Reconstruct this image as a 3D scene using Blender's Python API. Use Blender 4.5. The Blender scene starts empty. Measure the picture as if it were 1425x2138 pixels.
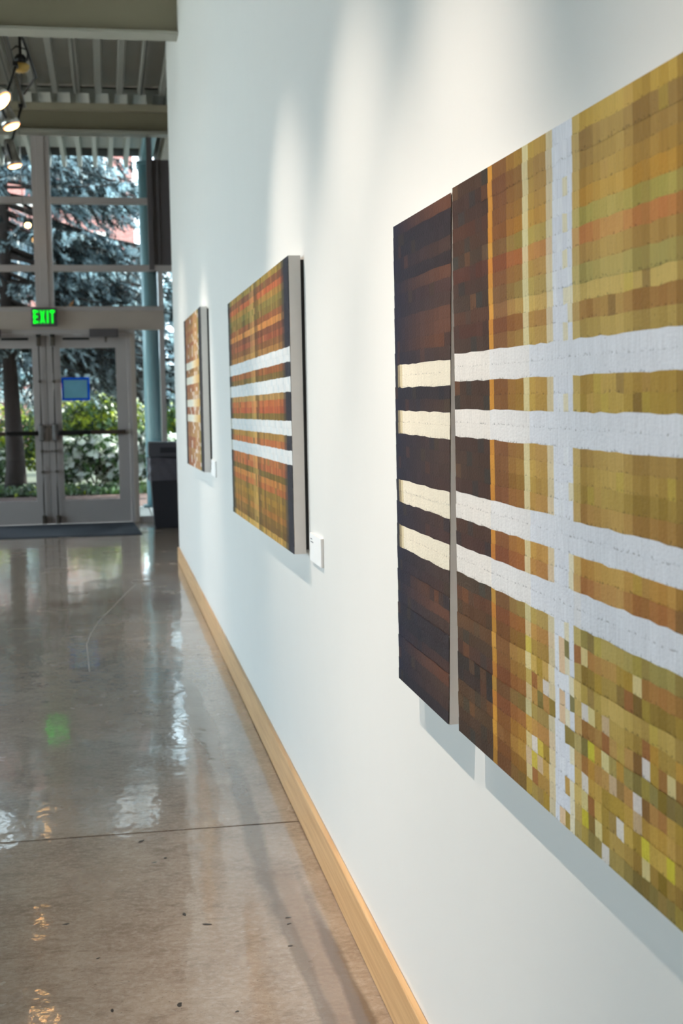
import bpy, bmesh, math, random
from mathutils import Vector, Matrix
random.seed(7)
S = bpy.context.scene
COL = S.collection
PI = math.pi

# ------------------------------------------------------------------ camera
CAM = Vector((-0.588, 0.0, 1.35))
FPX, YAW, PIT, ROL = 2730.8, 0.1758, -0.08271, -0.01682
fw = Vector((math.sin(YAW)*math.cos(PIT), math.cos(YAW)*math.cos(PIT), math.sin(PIT)))
r0 = Vector((math.cos(YAW), -math.sin(YAW), 0)); u0 = r0.cross(fw)
rr = r0*math.cos(ROL) + u0*math.sin(ROL)
uu = u0*math.cos(ROL) - r0*math.sin(ROL)
cd = bpy.data.cameras.new('camera'); cam = bpy.data.objects.new('camera', cd); COL.objects.link(cam)
cam.matrix_world = Matrix(((rr.x, uu.x, -fw.x, CAM.x), (rr.y, uu.y, -fw.y, CAM.y), (rr.z, uu.z, -fw.z, CAM.z), (0, 0, 0, 1)))
cd.sensor_fit = 'VERTICAL'; cd.sensor_height = 36.0; cd.lens = FPX/2138*36.0
cd.clip_start = 0.05; cd.clip_end = 300
cd.dof.use_dof = True; cd.dof.focus_distance = 2.35; cd.dof.aperture_fstop = 8.5
S.camera = cam

# ------------------------------------------------------------------ world, sun, exposure
W = bpy.data.worlds.new('sky'); S.world = W; W.use_nodes = True
wn = W.node_tree.nodes; wl = W.node_tree.links
bg = wn['Background']
bg.inputs['Color'].default_value = (0.77, 0.90, 1.0, 1)      # bright, slightly blue cloud cover
bg.inputs['Strength'].default_value = 2.6
sd = bpy.data.lights.new('sun', 'SUN'); sd.energy = 9.0; sd.angle = 0.02; sd.color = (1.0, 0.95, 0.86)
sun = bpy.data.objects.new('sun', sd); COL.objects.link(sun)
sun.rotation_euler = Vector((-0.62, -0.42, -0.66)).to_track_quat('-Z', 'Y').to_euler()
S.view_settings.view_transform = 'Standard'; S.view_settings.look = 'None'
S.view_settings.gamma = 1.0; S.view_settings.use_curve_mapping = False
S.view_settings.exposure = 1.5
S.cycles.max_bounces = 10; S.cycles.diffuse_bounces = 6; S.cycles.glossy_bounces = 5
S.cycles.transparent_max_bounces = 24; S.cycles.sample_clamp_indirect = 6.0
S.cycles.caustics_reflective = False; S.cycles.caustics_refractive = False

# ------------------------------------------------------------------ helpers
def lin(c):
    return tuple(((v/255)/12.92 if v/255 <= .04045 else (((v/255)+.055)/1.055)**2.4) for v in c[:3])
def at(px, py, Y):                                # pixel -> point on the plane y = Y
    d = rr*((px-712.5)/FPX) - uu*((py-1069)/FPX) + fw
    return CAM + d*((Y-CAM.y)/d.y)
def atx(px, py, X):                               # pixel -> point on the plane x = X
    d = rr*((px-712.5)/FPX) - uu*((py-1069)/FPX) + fw
    return CAM + d*((X-CAM.x)/d.x)

class MB:
    """collects shapes into one bmesh"""
    def __init__(s): s.bm = bmesh.new()
    def box(s, x0, x1, y0, y1, z0, z1, bev=0.0, mi=0, mat=None):
        t = bmesh.new(); bmesh.ops.create_cube(t, size=1)
        for v in t.verts:
            v.co = Vector(((x0+x1)/2 + v.co.x*(x1-x0), (y0+y1)/2 + v.co.y*(y1-y0), (z0+z1)/2 + v.co.z*(z1-z0)))
        if bev: bmesh.ops.bevel(t, geom=t.edges[:], offset=bev, segments=2, profile=.5, affect='EDGES')
        return s.merge(t, mi, mat)
    def merge(s, t, mi=0, mat=None):
        mp = {}
        for v in t.verts: mp[v] = s.bm.verts.new(mat @ v.co if mat else v.co)
        for f in t.faces:
            try:
                g = s.bm.faces.new([mp[v] for v in f.verts]); g.material_index = mi; g.smooth = f.smooth
            except ValueError: pass
        t.free(); return s
    def hexa(s, p, mi=0):                         # 8 points: bottom ring 0-3, top ring 4-7
        v = [s.bm.verts.new(q) for q in p]
        for f in ((3,2,1,0),(4,5,6,7),(0,1,5,4),(1,2,6,5),(2,3,7,6),(3,0,4,7)):
            g = s.bm.faces.new([v[i] for i in f]); g.material_index = mi
        return s
    def lathe(s, prof, n=20, mat=None, mi=0, smooth=True):   # prof: (r, z)
        rings = []
        for r, z in prof:
            ring = []
            for k in range(n):
                a = 2*PI*k/n; co = Vector((r*math.cos(a), r*math.sin(a), z))
                ring.append(s.bm.verts.new(mat @ co if mat else co))
            rings.append(ring)
        for a, b in zip(rings, rings[1:]):
            for k in range(n):
                f = s.bm.faces.new((a[k], a[(k+1) % n], b[(k+1) % n], b[k])); f.smooth = smooth; f.material_index = mi
        for ring, rev in ((rings[0], True), (rings[-1], False)):
            f = s.bm.faces.new(ring[::-1] if rev else ring); f.material_index = mi
        return s
    def tube(s, pts, r, n=8, mi=0, r1=None):
        pts = [Vector(p) for p in pts]; rings = []
        m = len(pts)
        for i, p in enumerate(pts):
            t = (pts[min(i+1, m-1)] - pts[max(i-1, 0)]).normalized()
            a = t.cross(Vector((0, 1, 0))) if abs(t.z) > .7 else t.cross(Vector((0, 0, 1)))
            if a.length < 1e-3: a = t.cross(Vector((1, 0, 0)))
            a.normalize(); b = t.cross(a)
            q = r if r1 is None else r + (r1-r)*i/(m-1)
            rings.append([s.bm.verts.new(p + (a*math.cos(2*PI*k/n) + b*math.sin(2*PI*k/n))*q) for k in range(n)])
        for a, b in zip(rings, rings[1:]):
            for k in range(n):
                f = s.bm.faces.new((a[k], a[(k+1) % n], b[(k+1) % n], b[k])); f.smooth = True; f.material_index = mi
        f = s.bm.faces.new(rings[0][::-1]); f.material_index = mi
        f = s.bm.faces.new(rings[-1]); f.material_index = mi
        return s
    def poly(s, pts, mi=0):
        f = s.bm.faces.new([s.bm.verts.new(p) for p in pts]); f.material_index = mi; return s
    def build(s, name, mats, parent=None, loc=None):
        bmesh.ops.recalc_face_normals(s.bm, faces=s.bm.faces[:])
        return s.raw(name, mats, parent, loc)
    def raw(s, name, mats, parent=None, loc=None):
        me = bpy.data.meshes.new(name); s.bm.to_mesh(me); s.bm.free()
        return link(name, me, mats, parent, loc)

def link(name, me, mats, parent=None, loc=None):
    if not isinstance(mats, (list, tuple)): mats = [mats]
    if not me.materials:
        for m in mats: me.materials.append(m)
    o = bpy.data.objects.new(name, me); COL.objects.link(o)
    if loc is not None: o.location = loc
    if parent is not None: adopt(o, parent)
    return o
def adopt(o, parent):                              # parent keeping the world-space coordinates the mesh was written in
    o.parent = parent
    o.matrix_parent_inverse = Matrix.Translation(-Vector(world_loc(parent)))
def world_loc(o):
    v = Vector(o.location)
    if o.parent is not None: v = v + (o.matrix_parent_inverse.translation + Vector(world_loc(o.parent)))
    return v
def thing(name, label, cat, loc=(0, 0, 0), group=None):
    o = bpy.data.objects.new(name, None); COL.objects.link(o); o.location = loc; o.empty_display_size = .1
    return tag(o, label, cat, group)
def tag(o, label, cat, group=None):
    o['label'] = label; o['category'] = cat
    if group: o['group'] = group
    return o
def structure(o, label=None):
    o['kind'] = 'structure'
    if label: o['label'] = label
    return o
def empty_structure(name, loc, label):
    o = bpy.data.objects.new(name, None); COL.objects.link(o); o.location = loc; o.empty_display_size = .1
    return structure(o, label)

# ------------------------------------------------------------------ materials
def new_mat(name):
    m = bpy.data.materials.new(name); m.use_nodes = True
    return m, m.node_tree.nodes, m.node_tree.links, m.node_tree.nodes['Principled BSDF']
def flat(name, rgb, rough=.5, metal=0.0, noise=0.06, scale=30, bump=0.0, spec=.5):
    m, n, l, b = new_mat(name)
    c = lin(rgb)
    b.inputs['Roughness'].default_value = rough; b.inputs['Metallic'].default_value = metal
    b.inputs['Specular IOR Level'].default_value = spec
    tc = n.new('ShaderNodeTexCoord'); no = n.new('ShaderNodeTexNoise'); no.inputs['Scale'].default_value = scale
    no.inputs['Detail'].default_value = 4
    l.new(tc.outputs['Object'], no.inputs['Vector'])
    mx = n.new('ShaderNodeMix'); mx.data_type = 'RGBA'
    mx.inputs['A'].default_value = (*[v*(1-noise) for v in c], 1); mx.inputs['B'].default_value = (*[min(1, v*(1+noise)) for v in c], 1)
    l.new(no.outputs['Fac'], mx.inputs['Factor']); l.new(mx.outputs['Result'], b.inputs['Base Color'])
    if bump:
        bp = n.new('ShaderNodeBump'); bp.inputs['Strength'].default_value = bump; bp.inputs['Distance'].default_value = .01
        l.new(no.outputs['Fac'], bp.inputs['Height']); l.new(bp.outputs['Normal'], b.inputs['Normal'])
    return m
def emit(name, rgb, strength):
    m, n, l, b = new_mat(name)
    b.inputs['Base Color'].default_value = (*rgb, 1)
    b.inputs['Emission Color'].default_value = (*rgb, 1); b.inputs['Emission Strength'].default_value = strength
    return m
def glass_mat(name, tint=(.93, .97, .97)):
    m, n, l, b = new_mat(name); n.remove(b)
    out = n['Material Output']
    tr = n.new('ShaderNodeBsdfTransparent'); tr.inputs['Color'].default_value = (*tint, 1)
    gl = n.new('ShaderNodeBsdfGlossy'); gl.inputs['Roughness'].default_value = .0
    fr = n.new('ShaderNodeFresnel'); fr.inputs['IOR'].default_value = 1.5
    ms = n.new('ShaderNodeMixShader')
    l.new(fr.outputs['Fac'], ms.inputs['Fac']); l.new(tr.outputs[0], ms.inputs[1]); l.new(gl.outputs[0], ms.inputs[2])
    l.new(ms.outputs[0], out.inputs['Surface']); return m
def leaf_mat(name, a, b_, rough=.5, trans=.25, scale=9):
    m, n, l, b = new_mat(name)
    tc = n.new('ShaderNodeTexCoord'); no = n.new('ShaderNodeTexNoise'); no.inputs['Scale'].default_value = scale
    no.inputs['Detail'].default_value = 3
    l.new(tc.outputs['Object'], no.inputs['Vector'])
    cr = n.new('ShaderNodeValToRGB')
    cr.color_ramp.elements[0].position = .40; cr.color_ramp.elements[1].position = .62
    cr.color_ramp.elements[0].color = (*lin(a), 1); cr.color_ramp.elements[1].color = (*lin(b_), 1)
    l.new(no.outputs['Fac'], cr.inputs['Fac']); l.new(cr.outputs['Color'], b.inputs['Base Color'])
    b.inputs['Roughness'].default_value = rough
    td = n.new('ShaderNodeBsdfTranslucent'); ms = n.new('ShaderNodeMixShader'); ms.inputs['Fac'].default_value = trans
    l.new(cr.outputs['Color'], td.inputs['Color'])
    l.new(b.outputs[0], ms.inputs[1]); l.new(td.outputs[0], ms.inputs[2]); l.new(ms.outputs[0], n['Material Output'].inputs['Surface'])
    return m

def paint_mat(name, streak=1.0, specks=1.0):
    """reads the painted colour of each cell and adds brush streaks, pits and slight relief"""
    m, n, l, b = new_mat(name)
    at_ = n.new('ShaderNodeAttribute'); at_.attribute_name = 'paint'
    tc = n.new('ShaderNodeTexCoord')
    mp = n.new('ShaderNodeMapping'); mp.inputs['Scale'].default_value = (40, 420, 26)
    no = n.new('ShaderNodeTexNoise'); no.inputs['Scale'].default_value = 1; no.inputs['Detail'].default_value = 5
    l.new(tc.outputs['Object'], mp.inputs['Vector']); l.new(mp.outputs[0], no.inputs['Vector'])
    r1 = n.new('ShaderNodeMapRange'); r1.inputs['From Min'].default_value = .3; r1.inputs['From Max'].default_value = .7
    r1.inputs['To Min'].default_value = 1-.20*streak; r1.inputs['To Max'].default_value = 1+.10*streak
    l.new(no.outputs['Fac'], r1.inputs['Value'])
    mp2 = n.new('ShaderNodeMapping'); mp2.inputs['Scale'].default_value = (150, 150, 260)
    no2 = n.new('ShaderNodeTexNoise'); no2.inputs['Scale'].default_value = 1; no2.inputs['Detail'].default_value = 3
    l.new(tc.outputs['Object'], mp2.inputs['Vector']); l.new(mp2.outputs[0], no2.inputs['Vector'])
    r2 = n.new('ShaderNodeMapRange'); r2.inputs['From Min'].default_value = .27; r2.inputs['From Max'].default_value = .40
    r2.inputs['To Min'].default_value = 1-.45*specks; r2.inputs['To Max'].default_value = 1
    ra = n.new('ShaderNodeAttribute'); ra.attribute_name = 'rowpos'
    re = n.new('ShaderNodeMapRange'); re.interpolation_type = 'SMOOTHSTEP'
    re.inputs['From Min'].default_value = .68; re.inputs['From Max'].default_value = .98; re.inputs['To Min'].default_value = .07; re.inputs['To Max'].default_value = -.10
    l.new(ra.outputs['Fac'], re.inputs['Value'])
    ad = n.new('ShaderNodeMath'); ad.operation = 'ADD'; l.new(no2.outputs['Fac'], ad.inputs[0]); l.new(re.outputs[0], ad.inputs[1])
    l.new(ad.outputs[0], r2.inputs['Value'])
    mu = n.new('ShaderNodeMath'); mu.operation = 'MULTIPLY'
    l.new(r1.outputs[0], mu.inputs[0]); l.new(r2.outputs[0], mu.inputs[1])
    vm = n.new('ShaderNodeVectorMath'); vm.operation = 'SCALE'
    l.new(at_.outputs['Color'], vm.inputs[0]); l.new(mu.outputs[0], vm.inputs['Scale'])
    l.new(vm.outputs[0], b.inputs['Base Color'])
    b.inputs['Roughness'].default_value = .55; b.inputs['Specular IOR Level'].default_value = .12
    bp = n.new('ShaderNodeBump'); bp.inputs['Strength'].default_value = .35; bp.inputs['Distance'].default_value = .002
    l.new(no2.outputs['Fac'], bp.inputs['Height']); l.new(bp.outputs['Normal'], b.inputs['Normal'])
    return m

def concrete_mat():
    m, n, l, b = new_mat('polished_concrete')
    tc = n.new('ShaderNodeTexCoord')
    def noise(scale, detail=4, rough=.55, stretch=None, dist=0):
        no = n.new('ShaderNodeTexNoise'); no.inputs['Scale'].default_value = scale
        no.inputs['Detail'].default_value = detail; no.inputs['Roughness'].default_value = rough
        no.inputs['Distortion'].default_value = dist
        if stretch:
            mp = n.new('ShaderNodeMapping'); mp.inputs['Scale'].default_value = stretch
            l.new(tc.outputs['Object'], mp.inputs['Vector']); l.new(mp.outputs[0], no.inputs['Vector'])
        else: l.new(tc.outputs['Object'], no.inputs['Vector'])
        return no.outputs['Fac']
    def mixc(fac, a, c, blend='MIX'):
        mx = n.new('ShaderNodeMix'); mx.data_type = 'RGBA'; mx.blend_type = blend
        for s, v in ((mx.inputs['A'], a), (mx.inputs['B'], c)):
            if isinstance(v, tuple): s.default_value = (*v, 1)
            else: l.new(v, s)
        if isinstance(fac, float): mx.inputs['Factor'].default_value = fac
        else: l.new(fac, mx.inputs['Factor'])
        return mx.outputs['Result']
    def mr(v, a, c, lo=0., hi=1.):
        r = n.new('ShaderNodeMapRange'); r.inputs['From Min'].default_value = a; r.inputs['From Max'].default_value = c
        r.inputs['To Min'].default_value = lo; r.inputs['To Max'].default_value = hi
        l.new(v, r.inputs['Value']); return r.outputs[0]
    c = mixc(mr(noise(.9, 6, .6), .35, .65), lin((160, 143, 128)), lin((180, 164, 150)))
    c = mixc(mr(noise(5, 8, .7, dist=.6), .4, .62, 0, .55), c, lin((134, 115, 100)))
    c = mixc(mr(noise(55, 5, .7), .45, .7, 0, .6), c, lin((192, 180, 168)))
    c = mixc(mr(noise(14, 8, .75, (1, 2.2, 1), .8), .50, .64, 0, .42), c, lin((116, 98, 84)))
    c = mixc(mr(noise(120, 3, .6), .62, .70, 0, .5), c, lin((92, 84, 78)))
    # old wet-trail stains running along the hall
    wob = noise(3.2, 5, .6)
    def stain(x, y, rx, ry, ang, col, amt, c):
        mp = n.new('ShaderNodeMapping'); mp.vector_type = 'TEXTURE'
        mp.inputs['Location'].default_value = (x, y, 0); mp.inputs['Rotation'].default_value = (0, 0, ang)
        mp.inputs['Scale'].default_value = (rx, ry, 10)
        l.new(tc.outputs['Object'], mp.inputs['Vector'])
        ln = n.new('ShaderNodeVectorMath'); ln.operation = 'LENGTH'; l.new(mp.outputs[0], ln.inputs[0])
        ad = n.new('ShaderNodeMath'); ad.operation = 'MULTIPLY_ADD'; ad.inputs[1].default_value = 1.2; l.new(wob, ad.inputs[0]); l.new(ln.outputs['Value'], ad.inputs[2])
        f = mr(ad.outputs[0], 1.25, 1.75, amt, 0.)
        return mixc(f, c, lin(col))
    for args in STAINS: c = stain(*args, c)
    l.new(c, b.inputs['Base Color'])
    ro = mr(noise(2.2, 5, .6), .3, .7, .16, .30)
    l.new(ro, b.inputs['Roughness'])
    b.inputs['Specular IOR Level'].default_value = .35
    b.inputs['Coat Weight'].default_value = .75; b.inputs['Coat Roughness'].default_value = .045; b.inputs['Coat IOR'].default_value = 1.5
    h1 = noise(6, 3, .5, (1.0, .55, 1)); h2 = noise(30, 3, .5)
    ad = n.new('ShaderNodeMath'); ad.operation = 'MULTIPLY_ADD'; ad.inputs[1].default_value = .13
    l.new(h2, ad.inputs[0]); l.new(h1, ad.inputs[2])
    bp = n.new('ShaderNodeBump'); bp.inputs['Strength'].default_value = .22; bp.inputs['Distance'].default_value = .010
    l.new(ad.outputs[0], bp.inputs['Height']); l.new(bp.outputs['Normal'], b.inputs['Normal']); l.new(bp.outputs['Normal'], b.inputs['Coat Normal'])
    return m

def fl_(px, py):                                   # pixel -> floor point
    d = rr*((px-712.5)/FPX) - uu*((py-1069)/FPX) + fw
    return CAM + d*(-CAM.z/d.z)
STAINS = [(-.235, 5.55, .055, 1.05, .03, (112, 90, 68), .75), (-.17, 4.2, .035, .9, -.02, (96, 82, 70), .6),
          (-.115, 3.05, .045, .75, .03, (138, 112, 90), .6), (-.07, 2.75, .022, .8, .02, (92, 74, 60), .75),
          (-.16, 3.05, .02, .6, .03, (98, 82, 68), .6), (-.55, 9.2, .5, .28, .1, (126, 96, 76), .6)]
M = {}
M['wall'] = flat('white_wall_paint', (232, 231, 228), .75, noise=.012, scale=6, spec=.2)
M['wood'] = None
M['concrete'] = concrete_mat()
M['joint'] = flat('dark_joint', (20, 19, 19), .8)
M['white_metal'] = flat('white_painted_steel', (150, 150, 138), .5, noise=.05, scale=3)
M['deck'] = flat('painted_roof_deck', (176, 174, 166), .5, noise=.06, scale=4)
M['soffit'] = flat('pale_soffit_deck', (190, 195, 190), .55, noise=.05, scale=4)
M['girder'] = flat('olive_beige_steel', (150, 143, 122), .5, noise=.05, scale=3)
M['flange'] = flat('pale_steel_flange', (172, 170, 158), .45, noise=.04, scale=3)
M['flange_warm'] = flat('olive_beige_flange', (176, 168, 146), .5, noise=.05, scale=3)
M['alu'] = flat('grey_anodised_frame', (196, 188, 187), .38, .0, noise=.05, scale=5)
M['alu_warm'] = flat('warm_grey_frame_panel', (200, 186, 176), .42, .0, noise=.05, scale=5)
M['alu_dark'] = flat('dark_grey_panel', (100, 95, 99), .45, .0, noise=.05, scale=5)
M['bronze'] = flat('dull_bronze_hardware', (112, 104, 98), .35, .7, noise=.06, scale=20)
M['black'] = flat('black_plastic', (18, 18, 20), .45)
M['black_metal'] = flat('black_metal', (22, 22, 24), .4, .3)
M['chrome'] = flat('brushed_nickel', (190, 188, 186), .22, .95, noise=.03)
M['case'] = flat('satin_grey_metal', (128, 124, 124), .5, .3, noise=.04)
M['brown_bar'] = flat('brown_push_bar', (84, 70, 60), .35, .3)
M['glass'] = glass_mat('clear_glass')
M['canvas_edge'] = flat('primed_canvas_edge', (236, 231, 227), .7, noise=.03, scale=40)
M['card'] = flat('white_card', (250, 250, 250), .6, noise=.01)
M['ink'] = flat('grey_ink', (120, 120, 125), .8)
M['mat'] = flat('blue_grey_carpet_mat', (66, 72, 84), .9, noise=.35, scale=220, bump=.6)
M['bin'] = flat('dark_grey_bin_plastic', (52, 52, 60), .55, noise=.12, scale=60)
M['bin_hood'] = flat('grey_bin_hood_plastic', (84, 84, 92), .6, noise=.1, scale=90)
M['liner'] = flat('thin_grey_liner', (98, 96, 106), .25, noise=.15, scale=20)
M['teal'] = flat('teal_painted_steel', (118, 158, 168), .28, noise=.04, scale=5)
M['paving'] = flat('pale_concrete_paving', (228, 224, 216), .8, noise=.06, scale=12)
M['mulch'] = flat('red_brown_mulch', (64, 40, 34), .95, noise=.5, scale=40, bump=.8)
M['earth'] = flat('dark_lawn', (44, 50, 30), .95, noise=.4, scale=20, bump=.8)
M['bark'] = flat('dark_bark', (42, 32, 30), .9, noise=.5, scale=18, bump=1.0)
M['tape'] = leaf_mat('blue_masking_tape', (26, 130, 252), (32, 136, 255), .6, .6)
M['paper'] = leaf_mat('grey_teal_paper', (168, 214, 228), (174, 220, 234), .7, .65)
M['amber'] = flat('amber_brass', (196, 160, 84), .3, .2, noise=.1, scale=30)
M['green'] = emit('green_exit_light', (.005, .8, .03), .35)
M['exit_face'] = flat('grey_exit_face', (96, 92, 100), .5)
M['lamp'] = emit('warm_lamp_glow', (1.0, .55, .18), 5)
M['lamp_soft'] = emit('warm_reflector_glow', (1.0, .40, .14), .8)
M['dark_void'] = flat('dark_steel_closure', (26, 24, 22), .8)
M['needle_lit'] = leaf_mat('lit_spruce_needles', (52, 74, 84), (204, 228, 236), .5, .15, 2.6)  # pale end of the ramp paints highlights on the needles
M['needle_shade'] = leaf_mat('shaded_spruce_needles', (10, 18, 20), (48, 66, 70), .6, .1, 2.2)  # near-black copy paints the shade between the sprays
M['hedge'] = leaf_mat('yellow_green_leaves', (70, 98, 20), (186, 196, 50), .4, .45, 4)
M['hedge_dark'] = leaf_mat('deep_green_leaves', (24, 48, 24), (70, 104, 48), .4, .2, 5)
M['white_fleck'] = leaf_mat('white_flecks', (240, 248, 236), (253, 253, 252), .5, .5, 8)  # near-white leaf quads mixed among the green ones
def wood_mat():
    m, n, l, b = new_mat('clear_maple')
    tc = n.new('ShaderNodeTexCoord'); mp = n.new('ShaderNodeMapping'); mp.inputs['Scale'].default_value = (60, 2.2, 70)
    no = n.new('ShaderNodeTexNoise'); no.inputs['Scale'].default_value = 1; no.inputs['Detail'].default_value = 5; no.inputs['Distortion'].default_value = .5
    l.new(tc.outputs['Object'], mp.inputs['Vector']); l.new(mp.outputs[0], no.inputs['Vector'])
    cr = n.new('ShaderNodeValToRGB'); e = cr.color_ramp.elements
    e[0].position = .3; e[0].color = (*lin((206, 160, 108)), 1); e[1].position = .72; e[1].color = (*lin((230, 190, 138)), 1)
    l.new(no.outputs['Fac'], cr.inputs['Fac']); l.new(cr.outputs['Color'], b.inputs['Base Color'])
    b.inputs['Roughness'].default_value = .4; return m
M['wood'] = wood_mat()
def brick_mat():
    m, n, l, b = new_mat('pink_red_brickwork')
    tc = n.new('ShaderNodeTexCoord'); mp = n.new('ShaderNodeMapping'); mp.inputs['Rotation'].default_value = (PI/2, 0, 0)
    br = n.new('ShaderNodeTexBrick'); br.inputs['Scale'].default_value = 4.5
    br.inputs['Color1'].default_value = (*lin((178, 110, 100)), 1); br.inputs['Color2'].default_value = (*lin((150, 84, 78)), 1)
    br.inputs['Mortar'].default_value = (*lin((190, 170, 160)), 1)
    l.new(tc.outputs['Object'], mp.inputs['Vector']); l.new(mp.outputs[0], br.inputs['Vector']); l.new(br.outputs['Color'], b.inputs['Base Color'])
    b.inputs['Roughness'].default_value = .9; return m
M['brick'] = brick_mat()
M['stone'] = flat('pale_stone_trim', (214, 204, 194), .8, noise=.05, scale=6)
M['dark_pane'] = flat('dark_window_pane', (70, 84, 94), .1, noise=.1, scale=2)

# ------------------------------------------------------------------ large structure
YF = 15.55                                         # plane of the glazed end wall
XL, YB = -8.5, -4.5
# floor: concrete slabs between saw-cut joints
fl = MB().box(XL, 3.2, YB, YF+.06, -.22, -.03).build('floor', M['joint']); structure(fl, 'polished grey brown concrete floor with saw-cut joints')
for y0, y1 in ((YB, .03), (.039, 4.110), (4.120, 8.198), (8.207, 12.27), (12.278, YF+.05)):
    MB().box(XL, 3.2, y0, y1, -.03, 0).build('slab', M['concrete'], fl)
# scuffs and a sealed crack, flat marks on the slabs
def ribbon(pts, w):
    mb = MB(); pts = [Vector(p) for p in pts]
    for i, (a, c) in enumerate(zip(pts, pts[1:])):
        t = (c-a).normalized(); nrm = Vector((-t.y, t.x, 0))*w/2
        mb.poly([a-nrm, c-nrm, c+nrm, a+nrm])
    return mb
M['scuff'] = flat('dark_scuff', (50, 46, 44), .5)
M['crack'] = flat('pale_crack_filler', (186, 178, 170), .3)
pts = [fl_(x, y)+Vector((0, 0, .0006)) for x, y in ((283, 1221), (262, 1240), (235, 1268), (205, 1298), (190, 1322), (181, 1345), (184, 1375), (187, 1402))]
ribbon(pts, .006).build('crack_line', M['crack'], fl)
for x, y, s, a in ((322, 1801, .011, .3), (432, 1930, .014, -.2), (295, 1757, .016, 1.0), (385, 1909, .012, 1.7), (601, 1916, .009, .2), (603, 1929, .007, .5),
                   (606, 1975, .007, .1), (205, 2001, .006, .7), (137, 1930, .010, .2), (495, 2112, .007, .4), (345, 1792, .009, 1.5), (234, 2110, .010, 1.6), (375, 2098, .012, 1.4)):
    c = fl_(x, y); mb = MB(); ring = []
    for k in range(9):
        t = 2*PI*k/9; q = s*random.uniform(.7, 1.2)
        v = Vector((math.cos(t)*q, math.sin(t)*q*.45, 0)); v.rotate(Matrix.Rotation(a, 3, 'Z')); ring.append(c+v+Vector((0, 0, .0006)))
    mb.poly(ring).build('scuff_mark', M['scuff'], fl)

wr = MB().box(0, .16, YB, 11.42, -.02, 4.98).build('wall_right', M['wall']); structure(wr, 'tall white painted gallery wall carrying the paintings')
bb = MB()
bb.box(-.016, -.0005, YB, 11.42, .004, .128, .003)
bb = bb.build('baseboard_right', M['wood']); structure(bb, 'pale maple baseboard along the white wall')
wb = MB().box(XL, 3.2, YB-.2, YB, 0, 5.2).build('wall_back', M['wall']); structure(wb, 'plain white wall behind the camera')
we = MB().box(3.2, 3.4, YB, YF+.1, 0, 5.2).build('wall_recess', M['wall']); structure(we, 'white side wall of the recess beyond the gallery wall')
# left side of the hall: piers with tall windows between them (daylight)
wl_ = MB()
wl_.box(XL-.25, XL, YB, YF+.1, 0, .12); wl_.box(XL-.25, XL, YB, YF+.1, 3.70, 5.0)
for y0, y1 in ((YB, 1.0), (3.2, 3.4), (5.6, 5.8), (8.4, 8.6), (11.9, 12.1), (15.4, YF+.1)): wl_.box(XL-.25, XL, y0, y1, .12, 3.70)
wl_ = wl_.build('wall_left', M['wall']); structure(wl_, 'white wall with tall windows on the far side of the hall')
for i, (y0, y1) in enumerate(((1.0, 3.2), (3.4, 5.6), (5.8, 8.4), (8.6, 11.9), (12.1, 15.4))):
    w = empty_structure('window_%d' % (10+i), (XL-.12, (y0+y1)/2, .12), 'tall side window with grey frame')
    MB().box(XL-.13, XL-.12, y0+.05, y1-.05, .17, 3.65).build('pane', M['glass'], w)
    f = MB(); f.box(XL-.16, XL-.09, y0, y1, .12, .18); f.box(XL-.16, XL-.09, y0, y1, 3.64, 3.70)
    f.box(XL-.16, XL-.09, y0, y0+.06, .18, 3.64); f.box(XL-.16, XL-.09, y1-.06, y1, .18, 3.64); f.build('frame', M['alu'], w)

# roof deck: flat pans with hanging ribs
DZ = 4.90                                          # underside of the ribs
ce = MB().box(XL, 3.4, YB-.2, YF-.10, DZ+.085, DZ+.13).build('ceiling', M['deck']); structure(ce, 'exposed ribbed steel roof deck painted pale grey')
rib_me = None; k = 0
x = -.087
xs = [-.087-.24*i for i in range(-13, 36)]
for i, x in enumerate(xs):
    if rib_me is None:
        t = MB()
        # hollow-looking rib: tapered trapezoid
        t.hexa([(-.030, YB-.2, 0), (.030, YB-.2, 0), (.030, YF-.10, 0), (-.030, YF-.10, 0), (-.043, YB-.2, .09), (.043, YB-.2, .09), (.043, YF-.10, .09), (-.043, YF-.10, .09)])
        o = t.build('deck_rib', M['deck'], ce); rib_me = o.data
    else:
        o = link('deck_rib', rib_me, M['deck'], ce)
    o.location = (x, 0, DZ)
    if i % 3 == 1:
        t = MB().box(x-.004, x+.004, 9.5, YF-.12, DZ-.006, DZ-.0005).build('seam_strip', M['black'], ce)
# soffit continues outside
so = MB().box(XL, 4.2, YF+.12, 18.9, DZ+.06, DZ+.12).build('trim_1', M['soffit']); structure(so, 'pale ribbed roof overhang outside the glazing')
rib_me = None
SZ = 4.79
for i in range(-18, 36):
    x = .014 - .217*i
    if rib_me is None:
        o = MB().hexa([(-.026, YF+.12, 0), (.026, YF+.12, 0), (.026, 19.45, 0), (-.026, 19.45, 0), (-.040, YF+.12, .17), (.040, YF+.12, .17), (.040, 19.45, .17), (-.040, 19.45, .17)]).build('soffit_rib', M['soffit'], so); rib_me = o.data
    else: o = link('soffit_rib', rib_me, M['soffit'], so)
    o.location = (x, 0, SZ)
MB().box(XL, 4.2, 18.9, 19.45, DZ+.05, DZ+.25).build('edge_closure', M['dark_void'], so)
# roof top so no sky leaks down between deck and soffit
rf = MB().box(XL-.9, 4.4, YB-.4, 19.5, DZ+.20, DZ+.34).build('roof', M['dark_void']); structure(rf, 'flat roof edge above the hall')

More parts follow.
